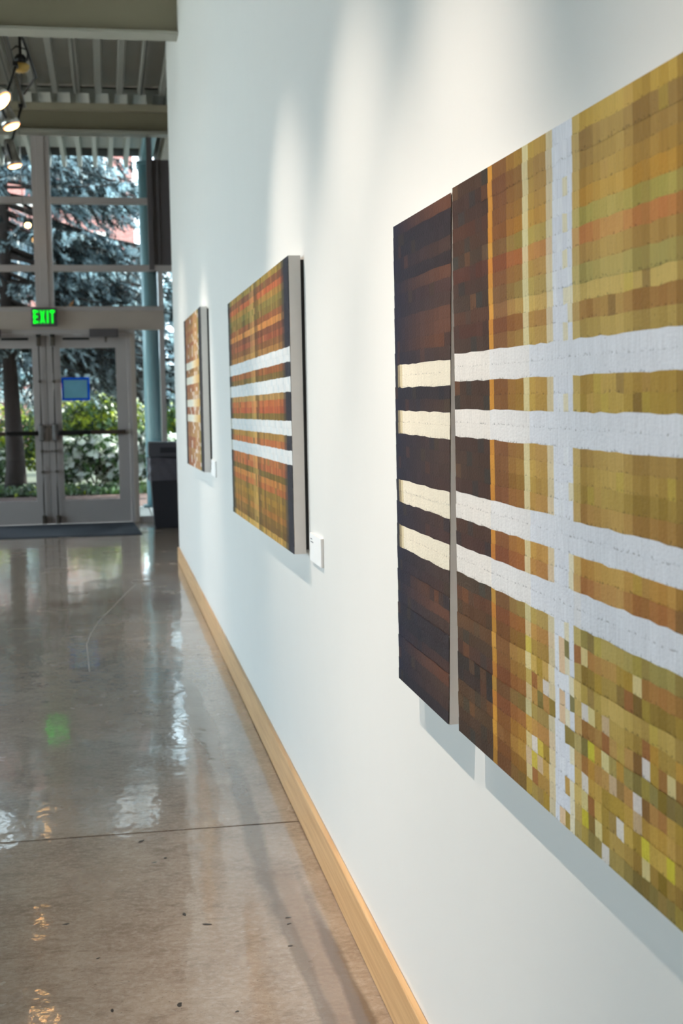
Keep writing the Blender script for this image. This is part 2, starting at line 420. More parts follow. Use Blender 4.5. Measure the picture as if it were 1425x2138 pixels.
# steel girder across the hall, and the beam over the glazing
def ibeam(name, y, z0, z1, w, tf, x0, x1, label, angle=0):
    b = MB(); b.box(x0, x1, y-.012, y+.012, z0+tf, z1)
    o = b.build(name, M['girder']); structure(o, label)
    MB().box(x0, x1, y-w/2, y+w/2, z0, z0+tf, .004).build('bottom_flange', M['flange'], o)
    if angle:
        MB().box(x0, x1, y-w/2, y+w/2, z1-angle, z1, .006).build('top_flange', M['flange_warm'], o)
    return o
ibeam('beam_near', 9.74, 4.0, DZ, .20, .022, XL, -.0005, 'deep olive beige steel girder crossing to the white wall')
ibeam('beam_far', YF-.16, 4.435, 4.765, .20, .04, XL, 3.2, 'olive beige steel beam over the glazed end wall', .075)

# ------------------------------------------------------------------ glazed end wall
def frame_piece(x0, x1, z0, z1, dep=.10, y=YF): return (x0, x1, y-dep/2, y+dep/2, z0, z1)
MUL = (-1.345, -1.140)
# wide built-up mullion over the door pair: three strips
t2 = MB().box(MUL[0]+.055, MUL[1]-.055, YF-.07, YF+.05, 2.5, 4.435, .004).build('trim_2', M['alu']); structure(t2, 'wide grey mullion rising above the door pair')
MB().box(MUL[0], MUL[0]+.053, YF-.06, YF+.05, 2.5, 4.435, .004).build('mullion_strip', M['alu'], t2)
MB().box(MUL[1]-.053, MUL[1], YF-.06, YF+.05, 2.5, 4.435, .004).build('mullion_strip', M['alu'], t2)
# door header
t3 = MB().box(-2.9, .105, YF-.07, YF+.05, 2.245, 2.515, .004).build('trim_3', M['alu_warm']); structure(t3, 'warm grey header panel across the doors')
MB().box(-2.9, .105, YF-.10, YF+.05, 2.462, 2.507, .006).build('header_lip', M['alu'], t3)
MB().box(-2.9, -.24, YF-.085, YF+.05, 2.2, 2.25, .006).build('header_stop', M['alu'], t3)
# jambs, sidelight mullions
t4 = MB().box(-.333, -.292, YF-.06, YF+.05, 0, 2.2, .003).build('trim_4', M['alu']); structure(t4, 'grey door jamb beside the sidelight')
MB().box(-.290, -.240, YF-.08, YF+.05, 0, 2.245, .003).build('jamb_strip', M['alu_warm'], t4)
t5 = MB().box(.048, .103, YF-.06, YF+.05, 0, 2.93, .003).build('trim_5', M['alu']); structure(t5, 'slim grey mullion right of the sidelight')
t6 = MB().box(-.048, .75, YF-.05, YF+.06, 2.93, 4.19, .003).build('trim_6', M['alu_dark']); structure(t6, 'dark grey infill panel beside the upper windows')
MB().box(-.048, .012, YF-.075, YF-.04, 2.93, 4.435, .003).build('panel_edge', M['alu_dark'], t6)
MB().box(.065, .085, YF-.065, YF-.04, 2.93, 4.19, .003).build('panel_seam', M['alu_dark'], t6)
MB().box(-.05, 3.2, YF-.07, YF+.05, 2.917, 2.985, .003).build('panel_rail', M['alu'], t6)

def window(name, x0, x1, bars, z0, z1, label, xm=()):
    w = empty_structure(name, ((x0+x1)/2, YF, z0), label)
    zs = [z0] + [v for b in bars for v in b] + [z1]
    for b in bars: MB().box(x0, x1, YF-.06, YF+.05, b[0], b[1], .004).build('transom', M['alu'], w)
    xs_ = [x0, *xm, x1]
    for a in range(0, len(zs), 2):
        for xa, xb in zip(xs_, xs_[1:]):
            MB().box(xa, xb, YF-.004, YF+.004, zs[a], zs[a+1]).build('pane', M['glass'], w)
    return w
RB = ((2.917, 2.988), (3.683, 3.754))
window('window_1', -2.9, MUL[0], RB, 2.515, 4.435, 'upper window left of the wide mullion, three panes high')
window('window_2', MUL[1], -.048, ((3.683, 3.754),), 2.988, 4.435, 'upper window right of the wide mullion')
w3 = window('window_3', MUL[1], .048, (), 2.515, 2.917, 'lowest upper window just above the door header')
MB().box(MUL[1], .048, YF-.06, YF+.05, 2.917, 2.988, .004).build('transom', M['alu'], w3)
w4 = window('window_4', -.240, .048, (), .065, 2.245, 'narrow sidelight between the door and slim mullion')
MB().box(-.24, .048, YF-.06, YF+.05, 0, .065, .004).build('sill', M['alu'], w4)
w5 = empty_structure('window_5', (.9, YF, 0), 'tall glazing behind the end of the white wall')
MB().box(.103, 1.6, YF-.004, YF+.004, .065, 2.917).build('pane', M['glass'], w5)
MB().box(1.66, 3.2, YF-.004, YF+.004, .065, 2.917).build('pane', M['glass'], w5)
MB().box(1.6, 1.66, YF-.06, YF+.05, 0, 2.93, .003).build('mullion', M['alu'], w5)
MB().box(.103, 3.2, YF-.06, YF+.05, 0, .065, .004).build('sill', M['alu'], w5)
MB().box(.75, 3.2, YF-.004, YF+.004, 2.985, 4.435).build('pane', M['glass'], w5)
w9 = window('window_9', XL, -2.96, RB, .065, 4.435, 'glazing left of the door pair', (-6.6, -4.8))
t7 = MB().box(-2.96, -2.9, YF-.06, YF+.05, 0, 4.435, .003).build('trim_7', M['alu']); structure(t7, 'grey mullion left of the doors')
for x in (-4.8, -6.6): MB().box(x-.03, x+.03, YF-.06, YF+.05, 0, 4.435, .003).build('mullion', M['alu'], w9)
MB().box(XL, -2.96, YF-.06, YF+.05, 0, .065, .003).build('sill', M['alu'], w9)

# doors
def door(name, xh, xc, label):
    """xh: hinge side, xc: meeting edge"""
    s = 1 if xh > xc else -1
    d = empty_structure(name, ((xh+xc)/2, YF, 0), label)
    x0, x1 = min(xh, xc), max(xh, xc)
    gl0, gl1 = (xc+s*.155, xh-s*.130); g0, g1 = min(gl0, gl1), max(gl0, gl1)
    yy = (YF-.045, YF)
    MB().box(x0, x1, *yy, .012, .282, .003).build('bottom_rail', M['alu'], d)
    MB().box(x0, x1, *yy, 2.040, 2.192, .003).build('top_rail', M['alu'], d)
    MB().box(min(xc, gl0), max(xc, gl0), *yy, .282, 2.040, .002).build('stile', M['alu'], d)
    MB().box(min(xh, gl1), max(xh, gl1), *yy, .282, 2.040, .002).build('stile', M['alu'], d)
    MB().box(g0, g1, YF-.026, YF-.018, .282, 2.040).build('pane', M['glass'], d)
    # vertical rod exit device
    xr = xc + s*.075
    rod = MB().tube([(xr, YF-.075, .10), (xr, YF-.075, .98)], .0075); rod.tube([(xr, YF-.075, 1.16), (xr, YF-.075, 2.06)], .0075)
    rod = rod.build('latch_rod', M['bronze'], d)
    for z in (.62, 1.66, .86):
        MB().box(xr-.018, xr+.018, YF-.088, YF-.045, z-.015, z+.015, .006).build('rod_guide', M['bronze'], rod)
    MB().box(xr-.028, xr+.028, YF-.10, YF-.045, .015, .115, .01).build('bottom_latch', M['bronze'], d)
    o = MB().box(xr-.028, xr+.028, YF-.10, YF-.045, 2.065, 2.170, .008).build('top_latch', M['bronze'], d)
    MB().box(xr-.029, xr+.029, YF-.102, YF-.043, 2.168, 2.196, .004).build('latch_cap', M['black'], o)
    o = MB().box(xr-.034, xr+.034, YF-.125, YF-.045, .975, 1.175, .02).build('latch_case', M['case'], d); o['label'] = 'dull metal latch case'
    MB().lathe([(.008, 0), (.008, .012), (.004, .016)], 10, Matrix.Translation((xr-s*.05, YF-.045, 1.135)) @ Matrix.Rotation(PI/2, 4, 'X')).build('lock_cylinder', M['black_metal'], d)
    MB().lathe([(.008, 0), (.008, .012), (.004, .016)], 10, Matrix.Translation((xr-s*.045, YF-.045, .86)) @ Matrix.Rotation(PI/2, 4, 'X')).build('lock_cylinder', M['black_metal'], d)
    b0, b1 = xr+s*.034, xr+s*.40; b2 = xh-s*.04
    o = MB().box(min(b0, b1), max(b0, b1), YF-.115, YF-.06, 1.040, 1.092, .01).build('push_bar', M['black'], d); o['label'] = 'black push bar'
    MB().box(min(b1, b2), max(b1, b2), YF-.105, YF-.045, 1.042, 1.090, .006).build('bar_rail', M['brown_bar'], d)
    return d
d1 = door('door_1', -.335, -1.250, 'right glazed door leaf with blue taped notice')
d2 = door('door_2', -2.170, -1.256, 'left glazed door leaf beside the tree trunk view')
o = MB().box(-1.268, -1.240, YF+.001, YF+.012, .012, 2.192).build('gap_dark_strip', M['black'], d2); o['label'] = 'black strip added to keep the door gap dark'  # added behind the leaves to stop daylight showing in the gap
for (c0, c1, a0, a1) in ((-.757, -.428, -1.06, -.757), (-1.915-.16, -1.742, -1.742, -1.44)):
    par = d1 if c0 > -1.2 else d2
    o = MB().box(c0, c1, YF-.17, YF-.09, 2.158, 2.252, .008).build('door_closer', M['alu_dark'], par); o['label'] = 'dark grey closer box'
    MB().box(a0, a1, YF-.15, YF-.125, 2.128, 2.156, .004).build('closer_arm', M['black'], o)
    MB().tube([((c0+c1)/2+.02, YF-.13, 2.16), ((c0+c1)/2+.02, YF-.13, 2.10)], .014, 10).build('closer_pivot', M['bronze'], o)

# ------------------------------------------------------------------ paintings
NROW = 40
WHITE = {12, 13, 16, 17, 22, 23, 26, 27}
def mixc(a, b, t): return tuple(x+(y-x)*t for x, y in zip(a, b))
def painted(name, cols, corner, cell, mat, parent, jag=.0012):
    """cells in NROW rows; corner(u,v)->point on the face plane (u 0..1 far to near, v 0..1 top to bottom)"""
    rnd = random.Random(hash(len(cols)) % 97)
    nc = len(cols)-1
    verts, faces, cc = [], [], []
    H = (corner(0, 0)-corner(0, 1)).length
    jit = [[0.0 if j in (0, NROW) else rnd.uniform(-jag, jag) for i in range(nc+1)] for j in range(NROW+1)]
    for j in range(NROW):
        off = rnd.uniform(0, .0009)                # each painted strip sits a hair proud or low
        for i in range(nc):
            p = []
            for (a, b) in ((i, j), (i+1, j), (i+1, j+1), (i, j+1)):
                q = corner(cols[a], b/NROW) + Vector((-off, 0, jit[b][a]))
                if b > j and b < NROW: q += Vector((.0004, 0, -.0012))   # tucked under the next strip
                p.append(q)
            s = len(verts); verts += p; faces.append((s, s+1, s+2, s+3))
            c = lin(cell(i, j, (cols[i]+cols[i+1])/2)); cc += [c]*4
    me = bpy.data.meshes.new(name); me.from_pydata([tuple(v) for v in verts], [], faces)
    rp = me.attributes.new('rowpos', 'FLOAT', 'CORNER'); rp.data.foreach_set('value', [0, 0, 1, 1]*len(faces))
    ca = me.color_attributes.new('paint', 'FLOAT_COLOR', 'CORNER')
    ca.data.foreach_set('color', [v for c in cc for v in (*[min(.92, q*1.06) for q in c], 1)])
    me.update()
    o = link(name, me, mat, parent)
    return o
def quad_corner(TL, TR, BL, BR):
    TL, TR, BL, BR = [Vector(v) for v in (TL, TR, BL, BR)]
    def f(u, v): return TL.lerp(TR, u).lerp(BL.lerp(BR, u), v)
    return f
XF = -.045
def painting(label, TL, TR, BL, BR, cols, cell, mat, group):
    """corners (y,z) on the front plane; TL is the far top corner"""
    P = lambda q, x: Vector((x, q[0], q[1]))
    base = (-.02, (BL[0]+BR[0])/2, min(BL[1], BR[1]))
    t = thing('painting', label, 'painting', base, group)
    f = painted('painted_face', cols, quad_corner(P(TL, XF-.001), P(TR, XF-.001), P(BL, XF-.001), P(BR, XF-.001)), cell, mat, t)
    e = MB().hexa([P(BL, XF), P(BR, XF), P(BR, -.010), P(BL, -.010), P(TL, XF), P(TR, XF), P(TR, -.010), P(TL, -.010)])
    e.build('canvas_edge', M['canvas_edge'], t)
    i = .012
    b = MB().hexa([P((BL[0]-i, BL[1]+i), -.010), P((BR[0]+i*.3, BR[1]+i), -.010), P((BR[0]+i*.3, BR[1]+i), -.0005), P((BL[0]-i, BL[1]+i), -.0005),
                   P((TL[0]-i, TL[1]-i), -.010), P((TR[0]+i*.3, TR[1]-i), -.010), P((TR[0]+i*.3, TR[1]-i), -.0005), P((TL[0]-i, TL[1]-i), -.0005)])
    b.build('shadow_gap_backing', M['black'], t)  # black colour paints the shadow gap behind the canvas
    return t
M['paint_near'] = paint_mat('woven_paint_near', .55, 1.0)
M['paint_far'] = paint_mat('woven_paint_far', 1.5, .5)

ROW3 = [(187, 150, 66), (142, 108, 62), (150, 114, 60), (164, 122, 54), (186, 132, 46), (166, 154, 76), (190, 112, 62), (166, 126, 66), (158, 146, 82), (204, 176, 102), (148, 100, 50), (166, 138, 72),
        0, 0, (164, 128, 52), (160, 128, 46), 0, 0, (160, 124, 64), (168, 134, 62), (146, 116, 46), (158, 112, 56), 0, 0, (184, 130, 60), (164, 98, 54), 0, 0,
        (152, 140, 80), (164, 108, 56), (132, 104, 40), (190, 160, 86), (160, 128, 56), (154, 104, 56), (126, 116, 66), (168, 112, 62), (190, 146, 62), (196, 160, 72), (150, 116, 50), (112, 98, 52)]
R3 = random.Random(31)
PAL = [(228, 224, 226), (226, 212, 156), (206, 186, 78), (214, 202, 64), (160, 104, 62), (122, 112, 62), (196, 150, 66), (178, 146, 60), (140, 116, 44), (206, 180, 150), (186, 160, 84), (170, 140, 60)]
# wide near panel: column edges in metres along the wall, from the far edge
yb0 = (2.014+2.004)/2
px_cols = [949, 962, 975, 986, 998, 1011, 1024, 1033, 1047, 1062, 1078, 1095, 1107, 1119, 1131, 1144, 1157, 1166, 1178, 1188, 1198, 1213, 1227, 1241, 1256, 1272, 1288, 1304, 1323, 1342, 1359, 1377, 1396, 1414, 1434]
ycol = [atx(p, 856, XF).y for p in px_cols]; ycol[0] = yb0
yend = .52
while ycol[-1] > yend+.02: ycol.append(ycol[-1]-R3.choice((.012, .016, .02)))
ycol[-1] = yend
ucol = [(ycol[0]-y)/(ycol[0]-yend) for y in ycol]
ctint = [R3.uniform(-.5, .5) for _ in ucol]
def px_of(i): return px_cols[i] if i < len(px_cols) else 9999
def cellB(i, j, u):
    p = px_of(i); wob = R3.uniform(-4, 4)
    if j in WHITE:
        if p < 1024: c = (236, 230, 224)  # white stripe with the warm lamp light painted in
        elif p < 1100: c = (232, 230, 230)
        else: c = (225, 228, 236)  # same white painted cooler, as lit by daylight
        if 1198 <= p < 1213 and j in (26, 27): c = (226, 226, 230)
        return tuple(v+wob*.5 for v in c)
    row = ROW3[j]
    if p < 1024:
        dk = (54, 36, 36) if (j*7+i) % 5 else (42, 38, 44)
        c = mixc(dk, row, .16 if j < 28 else .24)
        if j in (3, 6, 9, 10): c = mixc(c, (110, 58, 36), .28)
        if j in (30, 31, 29): c = mixc(c, (128, 76, 34), .30)
        if j in (34, 35): c = mixc(c, (30, 28, 30), .45)
        if R3.random() < .08: c = mixc(c, (150, 96, 54), .35)
    elif p < 1033: c = mixc((216, 146, 56), row, .25 if j < 24 else .45)
    elif p < 1062: c = mixc((112, 66, 44), row, .30)
    elif p < 1078: c = mixc((138, 88, 48), row, .50)
    elif p < 1095: c = mixc((150, 102, 52), row, .62)
    elif p < 1107: c = mixc((232, 222, 178), row, .18 if j < 28 else .30)
    elif p < 1144: c = mixc((214, 178, 98) if p < 1119 else (204, 164, 98), row, .45)
    elif p < 1157: c = mixc((232, 220, 192), row, .18)
    elif p < 1198:
        c = (226, 229, 238)
        if p >= 1178 and R3.random() < .35: c = (230, 222, 196)
        if j > 27 and p in (1166,) and R3.random() < .4: c = (226, 196, 160)
    elif p < 1213: c = mixc((220, 196, 132), row, .35)
    else:
        t = ctint[i]; c = mixc(row, (132, 100, 46) if t < 0 else (222, 192, 116), abs(t)*1.0)
        c = mixc(c, (208, 182, 108), .16)
        if R3.random() < (.06 if j < 12 else .16): c = mixc(c, R3.choice([(110, 84, 50), (196, 176, 74), (200, 160, 96)]), .4)
    if j >= 29 and 1095 <= p < 9999 and not (1157 <= p < 1178):
        k = {29: .15, 30: .2, 31: .25}.get(j, .42)
        if p > 1300: k *= .45
        if R3.random() < k: c = mixc(c, R3.choice(PAL), .85)
    return tuple(max(5, v+wob) for v in c)
pb = [atx(945, 393, XF), atx(1425, 110, XF), atx(959, 1525, XF), atx(1425, 1945, XF)]
zt = lambda y: pb[0].z + (pb[1].z-pb[0].z)*(pb[0].y-y)/(pb[0].y-pb[1].y)
zb = lambda y: pb[2].z + (pb[3].z-pb[2].z)*(pb[2].y-y)/(pb[2].y-pb[3].y)
painting('large ochre and white plaid painting nearest the camera, cut by the frame', (yb0+.004, zt(yb0)), (yend, zt(yend)), (yb0-.004, zb(yb0)), (yend, zb(yend)), ucol, cellB, M['paint_near'], None)

pa = [atx(822, 474, XF), atx(943, 402, XF), atx(834, 1415, XF), atx(938, 1513, XF)]
ucA = [0, .055, .10, .145, .21, .28, .35, .42, .5, .58, .66, .74, .82, .9, 1.0]
def cellA(i, j, u):
    wob = R3.uniform(-4, 4)
    if j in WHITE:
        c = ((44, 44, 52), (150, 136, 108), (214, 200, 164), (238, 228, 208))[min(i, 3)]  # cream tone paints warm lamp light onto the white stripes
        return tuple(v+wob*.5 for v in c)
    t = min(1, u*1.15)
    row = ROW3[j]
    c = mixc((20, 24, 48), (60, 42, 42), t**.6)
    c = mixc(c, row, .10*t)
    if j in (0, 5, 8, 9, 31, 36): c = mixc(c, (130, 74, 48), .45*t)
    if j in (1, 2, 4, 14, 33, 34, 39): c = mixc(c, (28, 28, 40), .5)
    if j == 10 or (j == 30 and .3 < u < .8): c = mixc(c, (150, 84, 40), .4*t)
    if R3.random() < .12: c = mixc(c, R3.choice([(30, 32, 46), (96, 60, 44), (70, 60, 40)]), .4)
    return tuple(max(6, v+wob*.7) for v in c)
painting('narrow dark brown and navy panel, four white stripes with lamp warmth painted in', (pa[0].y, pa[0].z), (pa[1].y, pa[1].z), (pa[2].y, pa[2].z), (pa[3].y, pa[3].z), ucA, cellA, M['paint_near'], None)

# middle painting
ROW2 = [(156, 136, 64), (128, 78, 52), (196, 98, 58), (172, 132, 62), (136, 126, 60), (124, 108, 48), (150, 84, 48), (220, 148, 82), (124, 68, 46), (158, 80, 54), (132, 84, 46), (176, 128, 70),
        0, 0, (160, 92, 48), (118, 98, 42), 0, 0, (196, 156, 96), (206, 114, 68), (196, 94, 58), (130, 108, 42), 0, 0, (182, 142, 70), (206, 118, 68), 0, 0,
        (200, 122, 74), (196, 108, 68), (116, 98, 38), (212, 140, 74), (196, 112, 62), (150, 122, 52), (166, 128, 48), (152, 116, 46), (176, 118, 52), (132, 102, 42), (122, 92, 42), (212, 172, 92)]
R2 = random.Random(12)
uc2 = [0, .03, .06]; 
while uc2[-1] < .95: uc2.append(uc2[-1]+R2.choice((.014, .02, .026)))
uc2 = [u for u in uc2 if u < .945] + [.945, .965, .985, 1.0]
tint2 = [R2.uniform(-1, 1) for _ in uc2]
def cell2(i, j, u):
    wob = R2.uniform(-7, 7)
    if j in WHITE: 
        c = (238, 242, 240) if (i*3+j) % 4 else (228, 234, 236)
        if u < .02: c = (190, 190, 180)
        return c
    row = ROW2[j]; c = row
    t = tint2[i]
    if .07 < u < .30: c = mixc(c, (214, 140, 70), .25)
    if .44 < u < .53: c = mixc(c, (232, 190, 122), .48)
    elif .53 <= u < .58: c = mixc(c, (96, 74, 34), .5)
    elif u > .58: c = mixc(c, (112, 80, 40), .22)
    c = mixc(c, (74, 56, 30) if t < 0 else (214, 160, 90), abs(t)*.28)
    g = sum(c)/3; c = tuple(min(250, (g+(v-g)*1.10)*1.04) for v in c)
    if R2.random() < .10: c = mixc(c, R2.choice([(110, 84, 40), (208, 150, 84), (128, 118, 50)]), .5)
    edge = 1-min(1, u/.07)
    c = mixc(c, (30, 32, 36), min(.92, edge*1.3))
    if u > .90: c = mixc(c, (26, 28, 44), min(.95, (u-.90)/.055))
    return tuple(max(6, v+wob) for v in c)
painting('middle orange, olive and white striped painting hanging beside a label card', (5.84, 1.797), (3.880, 1.789), (5.80, .880), (3.872, .901), uc2, cell2, M['paint_far'], None)

# far painting
R1 = random.Random(5)
uc1 = [0, .06, .11]
while uc1[-1] < .85: uc1.append(uc1[-1]+R1.choice((.03, .04, .05)))
uc1 = [u for u in uc1 if u < .83] + [.83, .86, .92, 1.0]
ROW1 = [R1.choice([(176, 112, 74), (184, 132, 84), (170, 104, 70), (188, 142, 92), (164, 118, 66)]) for _ in range(NROW)]
tint1 = [R1.uniform(-1, 1) for _ in uc1]
def cell1(i, j, u):
    wob = R1.uniform(-6, 6)
    if u < .085: return (34, 32, 44) if u < .05 or j not in WHITE else (120, 110, 96)
    if u > .86: return (34, 32, 40)
    if j in WHITE:
        return mixc((242, 236, 220), (206, 164, 92), max(0, (u-.45)/.4))
    c = mixc(ROW1[j], (150, 84, 56), .4) if u < .3 else ROW1[j]
    if u > .55: c = mixc(c, (190, 156, 104), .45)
    if .80 < u: c = (150, 138, 62)
    c = mixc(c, (110, 76, 44) if tint1[i] < 0 else (206, 170, 120), abs(tint1[i])*.3)
    if u > .25 and R1.random() < .13: c = (232, 218, 206)
    return tuple(v+wob for v in c)
painting('farthest painting, tan with four cream stripes, near the wall end', (9.13, 1.929), (7.51, 1.913), (9.13, .954), (7.51, .970), uc1, cell1, M['paint_far'], None)

# label cards
def label_card(y0, y1, z0, z1, label, lines):
    t = thing('label_card', label, 'label', (-.004, (y0+y1)/2, z0))
    MB().box(-.0085, -.0005, y0, y1, z0, z1, .0006).build('card', M['card'], t)
    mb = MB(); z = z1-.014
    for w in lines:
        mb.box(-.0088, -.0084, y1-.016-w, y1-.016, z-.003, z); z -= .0085
    mb.build('print', M['ink'], t)
label_card(3.604, 3.806, .890, .972, 'white card just right of the middle orange painting', (.03, .05, .0, .045, .03)[:2])
label_card(7.215, 7.505, .955, 1.045, 'small white card at the lower corner of the farthest painting', (.04, .06))

# ------------------------------------------------------------------ exit sign, notice, mat, bin
ex = thing('exit_sign', 'lit green EXIT sign over the double doors', 'sign', (-1.253, YF-.12, 2.285))
MB().box(-1.395, -1.112, YF-.15, YF-.072, 2.287, 2.495, .006).build('housing', M['alu_dark'], ex)
MB().box(-1.380, -1.127, YF-.156, YF-.149, 2.302, 2.480, .002).build('face', M['exit_face'], ex)
def glyph(name, boxes, slants=()):
    mb = MB(); y0, y1 = YF-.161, YF-.155
    for x0, x1, z0, z1 in boxes: mb.box(x0, x1, y0, y1, z0, z1)
    for (xa, xb, w) in slants:
        mb.hexa([(xa, y0, 2.318), (xa+w, y0, 2.318), (xa+w, y1, 2.318), (xa, y1, 2.318), (xb, y0, 2.466), (xb+w, y0, 2.466), (xb+w, y1, 2.466), (xb, y1, 2.466)])
    return mb.build(name, M['green'], ex)
z0, z1 = 2.318, 2.466
x = -1.372; glyph('letter', [(x, x+.022, z0, z1), (x, x+.056, z0, z0+.03), (x, x+.05, z0+.06, z0+.088), (x, x+.056, z1-.03, z1)])
x = -1.306; glyph('letter', [], [(x, x+.042, .026), (x+.042, x, .026)])
x = -1.228; glyph('letter', [(x, x+.026, z0, z1)])
x = -1.194; glyph('letter', [(x, x+.062, z1-.03, z1), (x+.019, x+.043, z0, z1)])

nt = thing('notice', 'blue-taped grey teal paper notice on the right door glass', 'sign', (-.93, YF-.03, 1.436))
MB().box(-1.078, -.785, YF-.0285, YF-.0268, 1.450, 1.690).build('paper', M['paper'], nt)
for a in ((-1.092, -.772, 1.675, 1.703), (-1.092, -.772, 1.436, 1.464), (-1.092, -1.066, 1.464, 1.675), (-.798, -.772, 1.464, 1.675)):
    MB().box(a[0], a[1], YF-.0295, YF-.0284, a[2], a[3]).build('tape_strip', M['tape'], nt)

mt = MB()
mt.hexa([(-2.25, 13.99, 0), (-.25, 13.99, 0), (-.31, 15.46, 0), (-2.25, 15.46, 0), (-2.235, 14.005, .012), (-.265, 14.005, .012), (-.325, 15.45, .012), (-2.235, 15.45, .012)])
mt = mt.build('door_mat', M['mat']); tag(mt, 'blue grey carpet mat in front of the glass doors', 'mat')

bn = thing('trash_bin', 'dark square trash bin with grey liner at the wall end', 'bin', (.1, 14.83, 0))
def taper(z0, z1, a0, a1, b0, b1, c0, c1, d0, d1): # x-range & y-range at bottom / top
    return MB().hexa([(a0, c0, z0), (a1, c0, z0), (a1, c1, z0), (a0, c1, z0), (b0, d0, z1), (b1, d0, z1), (b1, d1, z1), (b0, d1, z1)])
o = taper(0, .80, -.092, .30, -.140, .345, 14.62, 15.02, 14.575, 15.06)
bmesh.ops.bevel(o.bm, geom=o.bm.edges[:], offset=.012, segments=2, affect='EDGES'); o.build('body', M['bin'], bn)
# liner folded over the rim, with creases
lm = MB(); n = 60; rows = []
for iz in range(9):
    z = .535 + iz*.031; ring = []
    for k in range(n):
        s_ = k/n*4; side = int(s_); f = s_-side
        hx0, hx1, hy0, hy1 = -.152+(.8-z)*.02, .357, 14.560, 15.073
        p = [(hx0+(hx1-hx0)*f, hy0), (hx1, hy0+(hy1-hy0)*f), (hx1-(hx1-hx0)*f, hy1), (hx0, hy1-(hy1-hy0)*f)][side]
        w = .006*math.sin(k*1.9+iz*.9)+.005*math.sin(k*.7-iz*1.7) + (.006 if iz == 0 else 0)
        cx, cy = (p[0]-.1), (p[1]-14.82); L = math.hypot(cx, cy)
        ring.append(lm.bm.verts.new((p[0]+cx/L*w, p[1]+cy/L*w, z + .01*math.sin(k*.55) if iz else z)))
    rows.append(ring)
for a, b in zip(rows, rows[1:]):
    for k in range(n):
        fc = lm.bm.faces.new((a[k], a[(k+1) % n], b[(k+1) % n], b[k])); fc.smooth = True
lm.build('liner', M['liner'], bn)
o = taper(.80, .955, -.146, .352, -.140, .345, 14.568, 15.066, 14.575, 15.06)
bmesh.ops.bevel(o.bm, geom=o.bm.edges[:], offset=.01, segments=2, affect='EDGES'); o = o.build('hood', M['bin_hood'], bn)
MB().box(-.02, .22, 14.566, 14.572, .84, .90, .002).build('hood_flap', M['bin'], o)

# ------------------------------------------------------------------ track and spotlights
TX, TZ = -1.26, 4.16
tr = thing('lighting_track', 'black lighting track hanging under the roof deck on the left', 'track', (TX, 11.4, TZ))
MB().box(TX-.018, TX+.018, 9.9, 12.85, TZ, TZ+.03, .003).build('rail', M['black_metal'], tr)
for y in (10.4, 12.6): MB().tube([(TX, y, TZ+.03), (TX, y, DZ+.086)], .005, 6).build('hanger_rod', M['black_metal'], tr)
MB().tube([(TX+.05, 11.2, DZ+.08), (TX+.06, 11.25, 4.45), (TX+.12, 11.4, 4.30), (TX+.16, 11.9, 4.22), (TX+.03, 12.4, TZ+.03)], .012, 6).build('feed_cable', M['black'], tr)
tr2 = thing('lighting_track', 'black lighting track along the near part of the hall', 'track', (TX, 5, TZ))
MB().box(TX-.018, TX+.018, .5, 9.6, TZ, TZ+.03, .003).build('rail', M['black_metal'], tr2)
for y in (1.5, 4.5, 7.5): MB().tube([(TX, y, TZ+.03), (TX, y, DZ+.086)], .005, 6).build('hanger_rod', M['black_metal'], tr2)

def spotlight(mount, head, aim, label, power, size=52, blend=.8, scale=1.0, color=(1.0, .86, .73), lightaim=None, group=None):
    mount, head, aim = Vector(mount), Vector(head), Vector(aim)
    t = thing('track_spotlight', label, 'spotlight', mount, group)
    MB().box(mount.x-.02, mount.x+.02, mount.y-.05, mount.y+.05, mount.z-.035, mount.z-.001, .004).build('track_adapter', M['black'], t)
    d = (aim-head).normalized()
    R = d.to_track_quat('Z', 'Y').to_matrix().to_4x4(); T = Matrix.Translation(head) @ R @ Matrix.Scale(scale, 4)
    yk = MB(); top = head - d*.12*scale
    yk.tube([mount-Vector((0, 0, .035)), mount.lerp(top, .5)+Vector((.01, 0, 0)), top], .011, 8); yk.build('stem', M['black'], t)
    # black yoke ring round the body
    ring = MB(); pts = [T @ Vector((.072*math.cos(a), .0, -.07+.085*math.sin(a))) for a in [2*PI*k/18 for k in range(19)]]
    ring.tube(pts, .009*scale, 6); ring.build('yoke', M['black'], t)
    MB().lathe([(.012, -.185), (.030, -.18), (.042, -.15), (.046, -.06), (.052, -.02), (.060, .0), (.060, .028), (.055, .030)], 20, T).build('lamp_body', M['chrome'], t)
    MB().lathe([(.056, .0301), (.056, .036), (.052, .036)], 20, T).build('bezel', M['lamp_soft'], t)
    MB().lathe([(.049, .0365), (.044, .043), (.02, .047)], 20, T).build('lens', M['lamp'], t)
    if power:
        ld = bpy.data.lights.new('spot', 'SPOT'); ld.energy = power; ld.spot_size = math.radians(size); ld.spot_blend = blend
        ld.color = color; ld.shadow_soft_size = .012
        lo = bpy.data.objects.new('spot', ld); COL.objects.link(lo); lo.location = head + d*.06*scale
        la = Vector(lightaim) if lightaim else aim
        lo.rotation_euler = (la-lo.location).to_track_quat('-Z', 'Y').to_euler(); adopt(lo, t)
    return t
spotlight((TX, 1.75, TZ), (-1.22, 1.75, 3.36), (0, 2.35, .92), 'track spotlight aimed at the far half of the near plaid painting', 80, 43, 1.0)
spotlight((TX, 3.1, TZ), (-1.22, 3.1, 3.36), (0, 3.05, 1.0), 'track spotlight aimed at the bare wall between two paintings', 55, 50, 1.0)
spotlight((TX, .75, TZ), (-1.22, .75, 3.36), (0, 1.0, .92), 'track spotlight aimed at the near half of the near plaid painting', 38, 48, 1.0)
